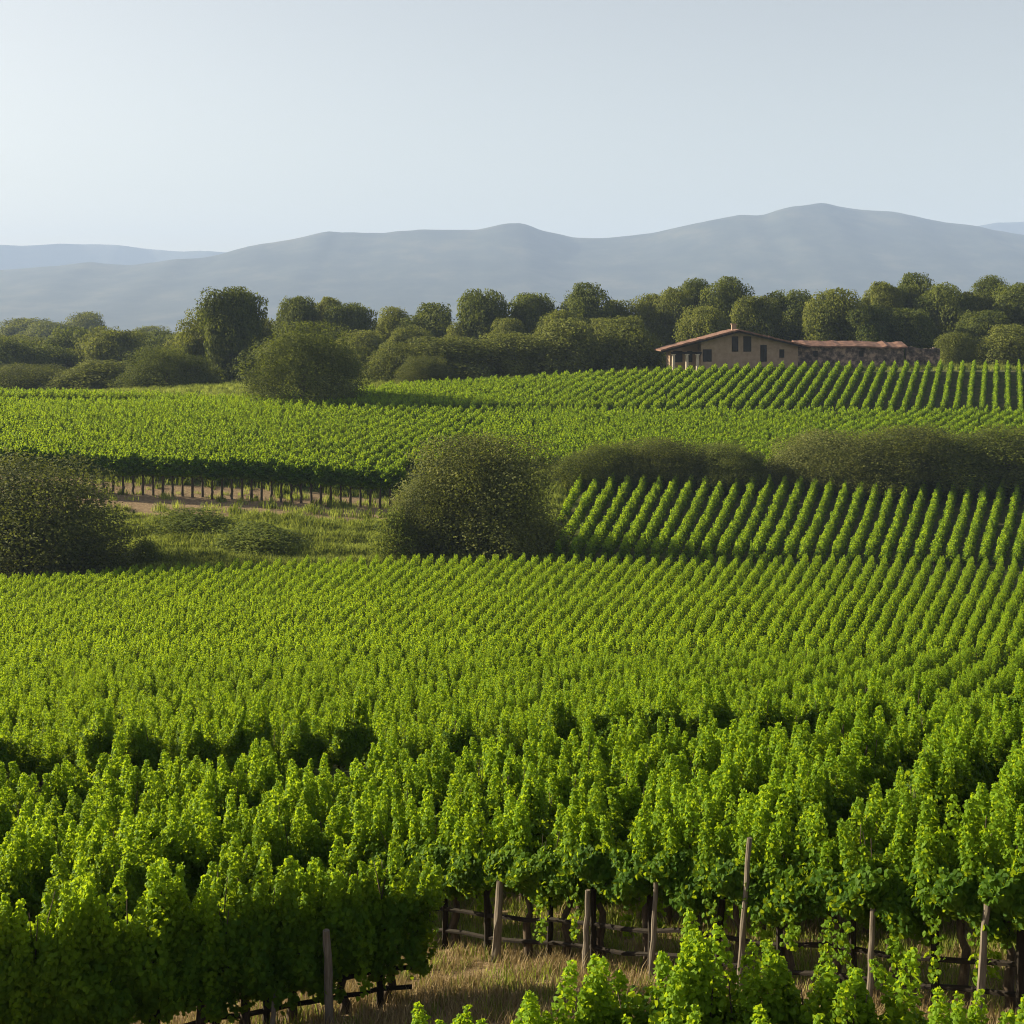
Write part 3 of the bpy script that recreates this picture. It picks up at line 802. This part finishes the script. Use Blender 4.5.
GR = 'trees of the wooded ridge'
TREES = [
    # far hazy wood on the left
    (22, 318, 392, 60, 900, 'olive', 'hazy rounded tree at the left edge of the far wood'),
    (52, 322, 395, 58, 860, 'olive', 'hazy broad tree second from the left edge of the far wood'),
    (84, 312, 392, 44, 880, 'olive', 'hazy tree whose small top pokes above the far left wood'),
    (112, 331, 392, 56, 820, 'olive', 'hazy rounded tree right of the poking top in the far left wood'),
    (150, 326, 388, 46, 900, 'olive', 'pale hazy tree before the gap where the plain shows'),
    (182, 332, 388, 44, 760, 'olive', 'hazy low tree left of the tall twin-topped tree'),
    (12, 345, 394, 56, 640, 'olive', 'low hazy tree in front of the far wood at the left edge'),
    (62, 350, 394, 56, 620, 'dark', 'low dark hazy tree in front of the far left wood'),
    (132, 345, 390, 62, 600, 'olive', 'low hazy tree behind the dark bush on the left'),
    # the middle
    (232, 287, 385, 62, 350, 'dark', 'tall dark tree standing highest above the left wood'),
    (205, 308, 386, 52, 355, 'olive', 'olive tree joined to the left side of the tall dark tree'),
    (262, 318, 385, 52, 360, 'olive', 'olive tree between the tall dark tree and the great dark bush'),
    (298, 296, 372, 40, 400, 'dark', 'small round dark tree top above the great dark bush'),
    (328, 297, 372, 34, 405, 'olive', 'narrow olive tree top just right of the small round dark one'),
    (350, 303, 372, 48, 395, 'dark', 'rounded dark tree behind the right shoulder of the great dark bush'),
    (362, 330, 378, 54, 370, 'olive', 'olive tree below the rounded dark tree, right of the great bush'),
    (394, 307, 370, 38, 410, 'olive', 'pale rounded tree top left of the broad dome-shaped one'),
    (430, 303, 370, 58, 400, 'dark', 'broad dome-shaped dark tree left of the tall pair'),
    (412, 325, 374, 50, 380, 'olive', 'olive tree in front of the dome-shaped dark tree'),
    (468, 322, 372, 44, 385, 'olive', 'olive tree below the left one of the tall pair'),
    (484, 289, 368, 52, 385, 'dark', 'tall dark tree with bumpy top, left one of the tall pair'),
    (532, 293, 368, 56, 390, 'dark', 'dark dome-topped tree between the bumpy and the mushroom-shaped tree'),
    (510, 318, 370, 40, 370, 'olive', 'olive tree in the dip between two dark dome tops'),
    (584, 283, 366, 54, 385, 'dark', 'mushroom-shaped dark tree, highest left of the farmhouse'),
    (614, 300, 366, 42, 390, 'olive', 'olive tree sloping down right of the mushroom-shaped tree'),
    (560, 310, 368, 46, 365, 'olive', 'olive tree in front of the mushroom-shaped one, to its left'),
    (602, 318, 368, 48, 360, 'olive', 'olive tree in front of the mushroom-shaped one, to its right'),
    (652, 294, 364, 44, 385, 'olive', 'tree with ragged top left of the farmhouse roof'),
    # behind the house
    (674, 288, 362, 40, 380, 'olive', 'olive tree rising behind the left eave of the farmhouse'),
    (695, 278, 362, 34, 385, 'dark', 'narrow dark tree with pointed top behind the farmhouse'),
    (728, 277, 360, 48, 375, 'dark', 'dark round tree right behind the farmhouse gable'),
    (706, 306, 362, 50, 355, 'olive', 'lower olive tree just behind the left roof slope of the farmhouse'),
    (756, 296, 360, 44, 360, 'olive', 'olive tree behind the right roof slope of the farmhouse'),
    (786, 290, 358, 58, 370, 'dark', 'broad dark tree behind the start of the low wing'),
    (836, 289, 358, 62, 350, 'olive', 'broad leafy olive tree right behind the low wing'),
    (882, 282, 358, 42, 365, 'olive', 'tall olive tree behind the right part of the low wing'),
    (912, 273, 358, 48, 370, 'dark', 'highest tree right of the farmhouse, with a square top'),
    (945, 283, 358, 54, 360, 'dark', 'broad dark tree right of the square-topped highest tree'),
    (868, 305, 358, 54, 345, 'dark', 'dark lower tree close behind the low wing roof'),
    (906, 308, 358, 56, 345, 'dark', 'dark lower tree behind the broken stone wall'),
    (968, 292, 358, 40, 365, 'olive', 'olive tree in the dip left of the small pointed top'),
    (991, 275, 358, 36, 370, 'dark', 'dark tree with a small pointed top near the right edge'),
    (1018, 283, 358, 56, 360, 'dark', 'dark tree cut off by the right edge'),
    (985, 310, 358, 52, 345, 'dark', 'dark lower tree above the pale bushes at the right'),
    (1050, 290, 358, 60, 360, 'olive', 'olive tree mostly beyond the right edge'),
]
for px, top, base, w, d, mk, lab in TREES:
    tree(px, top, base, w, d, mk, lab, GR, name='broadleaf_tree')
# unremarkable fill among them
for i in range(26):
    px = 20 + i * 40.5 + rv.uniform(-12, 12)
    top = np.interp(px, [0, 180, 260, 420, 640, 1024], [345, 345, 325, 322, 312, 300]) + rv.uniform(0, 14)
    dd = np.interp(px, [0, 180, 300, 1024], [900, 850, 440, 410]) + rv.uniform(-10, 30)
    tree(px, top, 378, rv.uniform(50, 66), dd, rv.choice(['olive', 'dark']), 'tree filling the wooded ridge between the more prominent crowns', 'fill trees of the wooded ridge', name='broadleaf_tree')

for i in range(12):
    tree(4 + i * 16.5 + rv.uniform(-6, 6), rv.uniform(326, 346), 398, rv.uniform(44, 62), rv.uniform(400, 560), rv.choice(['olive', 'dark', 'olive']),
         'low hazy tree filling the far left wood under its taller crowns', 'low fill trees of the far left wood', name='broadleaf_tree')
for px, top, base, w, d, mk, lab in [
    (302, 321, 408, 126, 262, 'dark', 'great dark rounded bush standing at the back of the upper rows'),
    (168, 345, 393, 98, 330, 'dark', 'dark spreading bush below the tall dark tree on the left'),
    (100, 360, 398, 100, 345, 'pale', 'pale low bush along the left field edge'),
    (24, 363, 400, 110, 350, 'bush', 'grey-green low bush at the left end of the field edge'),
    (396, 342, 392, 60, 310, 'pale', 'pale bush right of the great dark bush'),
    (452, 336, 390, 96, 312, 'pale', 'long pale olive bush left of centre at the field top'),
    (515, 332, 384, 74, 316, 'pale', 'pale rounded bush in the middle of the field top'),
    (566, 318, 376, 82, 318, 'pale', 'tall pale bush with a dark right side, below the mushroom-shaped tree'),
    (628, 316, 372, 74, 320, 'pale', 'tall pale bush left of the farmhouse porch'),
    (424, 355, 392, 56, 300, 'bush', 'low dull green bush in front of the long pale one'),
    (956, 332, 364, 38, 312, 'pale', 'small round pale bush at the end of the broken stone wall'),
    (1010, 324, 364, 66, 310, 'pale', 'large pale bush at the right edge of the field top'),
]:
    tree(px, top, base, w, d, mk, lab, 'bushes along the field top', name='bush', cat='bush', bush=True, deep=.9)

for px, top, base, w, d, mk, dp, lab in [
    (22, 452, 590, 250, 150, 'bush', .7, 'large dark bush at the left edge beyond the crest'),
    (484, 432, 570, 172, 152, 'bush', .8, 'large dark domed bush in the centre between the two vineyard blocks'),
    (425, 476, 568, 90, 150, 'bush', .8, 'lighter bush leaning on the left side of the large domed bush'),
    (826, 428, 500, 150, 199, 'bush', .6, 'light grey-green bush at the left end of the right-hand hedge'),
    (905, 425, 500, 185, 199, 'bush', .6, 'middle bush of the right-hand hedge below the upper rows'),
    (1000, 425, 500, 210, 199, 'dark', .6, 'dark bush at the right end of the right-hand hedge'),
    (604, 442, 502, 120, 199, 'dark', .6, 'dark low bush just right of the large domed bush'),
    (668, 437, 498, 120, 199, 'bush', .6, 'dull bush in the middle of the low dark hedge'),
    (732, 441, 496, 120, 199, 'dark', .6, 'dark low bush left of the light grey-green one'),
]:
    tree(px, top, base, w, d, mk, lab, 'bushes in the dip between vineyard blocks', name='bush', cat='bush', bush=True, deep=dp)
def weedy(px, top, base, w, d, lab, k):
    tree(px, top, base, w, d, 'weed', lab, 'green shrubs on the meadow', name='shrub', cat='shrub', bush=True, deep=.8, k=k)
BUSH['weed'] = []
for i in range(2):
    me, L = crown_mesh('crown', 800 + i, M['weed'], 6000, .035, 26, 'bush', (.13, .24))
    BUSH['weed'].append((me, trunk_mesh(L, 800 + i, r=.015)))
for i, (px, top, base, w, d, lab) in enumerate([
    (398, 506, 574, 62, 148, 'bright leafy shrub at the left foot of the large domed bush'),
    (262, 520, 560, 112, 156, 'loose green shrub in the middle of the meadow'),
    (148, 538, 566, 36, 152, 'small shrub at the right foot of the large left bush'),
    (192, 508, 526, 92, 166, 'low green mound at the upper left of the meadow'),
    (545, 520, 566, 44, 154, 'green shrub at the right foot of the large domed bush')]):
    weedy(px, top, base, w, d, lab, i % 2)

# ------------------------------------------------------------------ grass (stuff)
def tuft(seed, n, h, spread, w, mat):
    rng = np.random.default_rng(seed)
    b = np.stack([rng.normal(0, spread, n), rng.normal(0, spread, n), np.zeros(n)], 1)
    th = rng.uniform(0, 6.28, n); hh = h * rng.uniform(.5, 1.2, n)
    side = np.stack([-np.sin(th), np.cos(th), 0 * th], 1) * w
    lean = np.stack([np.cos(th), np.sin(th), 0 * th], 1) * (hh * rng.uniform(.1, .6, n))[:, None]
    mid = b + lean * .35 + [0, 0, 1] * (hh * .6)[:, None]; tip = b + lean + [0, 0, 1] * hh[:, None]
    v = np.stack([b - side, b + side, mid + side * .7, mid - side * .7, tip + side * .1, tip - side * .1], 1).reshape(-1, 3)
    k = np.arange(n)[:, None] * 6
    q = np.concatenate([k + [0, 1, 2, 3], k + [3, 2, 4, 5]])
    t = rng.uniform(.1, .9, n)
    return D.objects.new('grass_source', mesh_np('grass_source', v, q, [mat], tint=np.concatenate([t, t])))

T1 = [tuft(1, 26, .16, .09, .006, M['dry']), tuft(2, 26, .22, .10, .006, M['dry']), tuft(3, 22, .14, .09, .008, M['meadow']), tuft(4, 22, .24, .08, .008, M['weed'])]
rng = np.random.default_rng(77)
n = 15000
yy = rng.uniform(10.5, 34, n); xx = rng.uniform(-.42, .42, n) * yy
sB = ((xx - B0.x) * (B1.y - B0.y) - (yy - B0.y) * (B1.x - B0.x)) / -(B1 - B0).length
idx = np.where(sB > .3, rng.choice(4, n, p=[.25, .15, .35, .25]), rng.choice(4, n, p=[.5, .34, .10, .06]))
sc = rng.uniform(.6, 1.3, n)
g = scatter('dry_grass', np.stack([xx, yy, ground(xx, yy) - .02], 1), np.stack([0 * xx, 0 * xx, rng.uniform(0, 6.28, n)], 1), np.stack([sc] * 3, 1), idx, T1)
tag(g, 'short dry grass and weeds on the bare ground between the front rows', 'grass', kind='stuff')

T2 = [tuft(5, 40, .7, .35, .03, M['meadow']), tuft(6, 40, .5, .45, .03, M['meadow']), tuft(7, 36, .8, .35, .05, M['weed'])]
n = 30000
yy = rng.uniform(144, 205, n); pp = rng.uniform(60, 700, n); xx = (pp - CX) / F * yy
ok = ~((yy > edge_d(pp) - 10) & (pp < 440) & (rng.uniform(0, 1, n) > .06)) & ((pp < 560) | (yy > 196))
fold = np.sin(yy * .9 + xx * .25 + np.sin(xx * .21) * 2)
ok &= (fold > -.45) | (rng.uniform(0, 1, n) < .35)
xx, yy = xx[ok], yy[ok]; n = len(xx)
sc = rng.uniform(.6, 1.3, n) * (1 + .35 * fold[ok])
g = scatter('meadow_grass', np.stack([xx, yy, ground(xx, yy) - .03], 1), np.stack([0 * xx, 0 * xx, rng.uniform(0, 6.28, n)], 1), np.stack([sc] * 3, 1), rng.choice(3, n, p=[.4, .35, .25]), T2)
tag(g, 'rough yellow green meadow grass in the dip beyond the crest', 'grass', kind='stuff')

n = 9000
yy = rng.uniform(262, 345, n); pp = rng.uniform(-40, 1064, n); xx = (pp - CX) / F * yy
ok = yy > np.interp(pp, [0, 110, 250, 420, 600, 1100], [273, 269, 263, 287, 293, 293])
xx, yy = xx[ok], yy[ok]; n = len(xx)
sc = rng.uniform(.7, 1.5, n)
g = scatter('field_edge_grass', np.stack([xx, yy, ground(xx, yy) - .03], 1), np.stack([0 * xx, 0 * xx, rng.uniform(0, 6.28, n)], 1), np.stack([sc] * 3, 1), rng.choice(3, n, p=[.4, .35, .25]), T2)
tag(g, 'pale green grass along the top edge of the upper field', 'grass', kind='stuff')

# ------------------------------------------------------------------ farmhouse
HD = 300.0
S = HD / F                                                             # metres per picture pixel at the farmhouse
hx = (738 - CX) * S
hzb = gz(hx, HD)
house = empty('farmhouse', (hx, HD, hzb))
tag(house, 'low stone farmhouse with a wide tiled gable, columned porch and long wing', 'house')
def hp(px, py): return ((px - 738) * S, (HY - py) * S - hzb)           # house-local x, z
rg = np.random.default_rng(5)
def quadwall(px0, px1, zt0, zt1, y0, y1, zb=-1.2):
    x0, x1 = (px0 - 738) * S, (px1 - 738) * S
    return [(x0, y0, zb), (x1, y0, zb), (x1, y1, zb), (x0, y1, zb), (x0, y0, zt0), (x1, y0, zt1), (x1, y1, zt1), (x0, y1, zt0)]
ridge_z = hp(738, 329.5)[1]; le = hp(660, 350); re_ = hp(808, 346)
def roof_z(px):
    return np.interp(px, [660, 738, 808], [le[1], ridge_z, re_[1]])
mb = MB()                                                              # gable wall: a strip following the roof slope
for a_, b_ in ((701, 738), (738, 798)):
    mb.hexa(quadwall(a_, b_, roof_z(a_) - .25, roof_z(b_) - .25, 0, 12))
link('wall', mb.mesh('wall', M['plaster']), house)
mb = MB()
for a_, b_ in ((660, 738), (738, 808)):
    x0, x1 = (a_ - 738) * S, (b_ - 738) * S; z0, z1 = roof_z(a_), roof_z(b_)
    n = 14
    for i in range(n):
        xa, xb = x0 + (x1 - x0) * i / n, x0 + (x1 - x0) * (i + 1) / n
        za, zb = z0 + (z1 - z0) * i / n + rg.normal(0, .04), z0 + (z1 - z0) * (i + 1) / n + rg.normal(0, .04)
        mb.hexa([(xa, -1.6, za - .22), (xb, -1.6, zb - .22), (xb, 13, zb - .22), (xa, 13, za - .22), (xa, -1.6, za + .1), (xb, -1.6, zb + .1), (xb, 13, zb + .1), (xa, 13, za + .1)])
roof = link('roof', mb.mesh('roof', M['tile']), house)
mb = MB(); mb.box((-.5, 5.2, ridge_z - .6), (.5, 6.2, ridge_z + 1.1)); mb.box((-.62, 5.08, ridge_z + 1.1), (.62, 6.32, ridge_z + 1.3))
link('chimney', mb.mesh('chimney', M['plaster']), roof)
# dark timber verge boards under the roof edge
mb = MB()
for a_, b_ in ((661, 738), (738, 807)):
    x0, x1 = (a_ - 738) * S, (b_ - 738) * S
    mb.hexa([(x0, -1.5, roof_z(a_) - .62), (x1, -1.5, roof_z(b_) - .62), (x1, -1.36, roof_z(b_) - .62), (x0, -1.36, roof_z(a_) - .62),
             (x0, -1.5, roof_z(a_) - .225), (x1, -1.5, roof_z(b_) - .225), (x1, -1.36, roof_z(b_) - .225), (x0, -1.36, roof_z(a_) - .225)])
link('verge_board', mb.mesh('verge_board', M['dwood']), house)
# porch: back wall, beam and columns
mb = MB(); mb.hexa(quadwall(672, 700.7, roof_z(672) - .3, roof_z(700) - .3, 4.0, 12))
link('porch_wall', mb.mesh('porch_wall', M['plaster']), house)
zb = hp(672, 354)[1]
mb = MB(); mb.box((hp(671, 0)[0], -.25, zb), (hp(701.5, 0)[0], .35, zb + .45))
link('beam', mb.mesh('beam', M['dwood']), house)
for c in (673.5, 687, 697.5):
    mb = MB(); x = (c - 738) * S
    mb.tube([(x, 0, -.6), (x, 0, zb)], [.36, .31], 12); mb.box((x - .48, -.24, zb - .22), (x + .48, .34, zb - .003)); mb.box((x - .5, -.5, -.6), (x + .5, .5, -.05))
    link('column', mb.mesh('column', M['column'], False), house)
def window(px0, px1, py0, py1, y=0.0, arched=False, name='window'):
    x0, z1 = hp(px0, py0); x1, z0 = hp(px1, py1)
    f = MB(); t = .14
    f.box((x0 - t, y - .10, z0 - t), (x0, y + .1, z1 + t)); f.box((x1, y - .10, z0 - t), (x1 + t, y + .1, z1 + t))
    f.box((x0, y - .098, z1), (x1, y + .1, z1 + t)); f.box((x0, y - .098, z0 - t), (x1, y + .1, z0))
    xm = (x0 + x1) / 2
    f.box((xm - .05, y - .09, z0), (xm + .05, y + .1, z1))
    w = link(name, f.mesh(name, M['dwood']), house)
    p = MB(); p.box((x0, y - .04, z0), (x1, y + .08, z1))
    link('pane', p.mesh('pane', M['darkglass']), w)
window(732.5, 737.5, 337, 351); window(744, 750.5, 337, 351); window(761, 766, 345.5, 361); window(780, 783.5, 350, 357)
window(703.5, 711, 350, 361); window(676, 684, 352, 362, y=4.0, name='door'); window(690, 694, 352, 362, y=4.0)
# the long low wing
mb = MB()
mb.hexa(quadwall(798.3, 905, hp(0, 347)[1], hp(0, 347)[1], 1.0, 9))
link('wing_wall', mb.mesh('wing_wall', M['stone']), house)
mb = MB(); n = 22
x0, x1 = (797 - 738) * S, (908 - 738) * S
ze, zr = hp(0, 346.5)[1], hp(0, 341.5)[1]
off = rg.normal(0, .08, n + 1); off[15:] += rg.normal(-.08, .10, n - 14)
for i in range(n):
    xa, xb = x0 + (x1 - x0) * i / n, x0 + (x1 - x0) * (i + 1) / n
    oa, ob = off[i], off[i + 1]
    mb.hexa([(xa, .2, ze + oa - .2), (xb, .2, ze + ob - .2), (xb, 5, zr + ob - .2), (xa, 5, zr + oa - .2), (xa, .2, ze + oa + .12), (xb, .2, ze + ob + .12), (xb, 5, zr + ob + .12), (xa, 5, zr + oa + .12)])
    mb.hexa([(xa, 5, zr + oa - .2), (xb, 5, zr + ob - .2), (xb, 9.8, ze + ob - .2), (xa, 9.8, ze + oa - .2), (xa, 5, zr + oa + .12), (xb, 5, zr + ob + .12), (xb, 9.8, ze + ob + .12), (xa, 9.8, ze + oa + .12)])
link('wing_roof', mb.mesh('wing_roof', M['tile']), house)
for c in (815, 861):
    window(c, c + 3, 351.5, 356, y=1.0)

# the broken stone wall right of the wing
mb = MB()
x = (908 - 738) * S + hx; x_end = (942 - 738) * S + hx
k = 0
while x < x_end:
    w = rg.uniform(.5, .9)
    hgt = (hp(0, 348.5)[1] - .5 * (x - ((908 - 738) * S + hx)) / 7 * rg.uniform(.6, 1.3)) + rg.normal(0, .12)
    z = -1.0
    while z < hgt:
        dz = rg.uniform(.35, .6)
        mb.box((x - hx, 1.5 + rg.normal(0, .05), z), (x - hx + w - .02, 2.5 + rg.normal(0, .05), z + dz - .02), rg, .03)
        z += dz
    x += w
o = link('stone_wall', mb.mesh('stone_wall', M['stone']), None, (hx, HD, hzb))
tag(o, 'low broken stone wall at the right end of the farmhouse wing', 'wall')
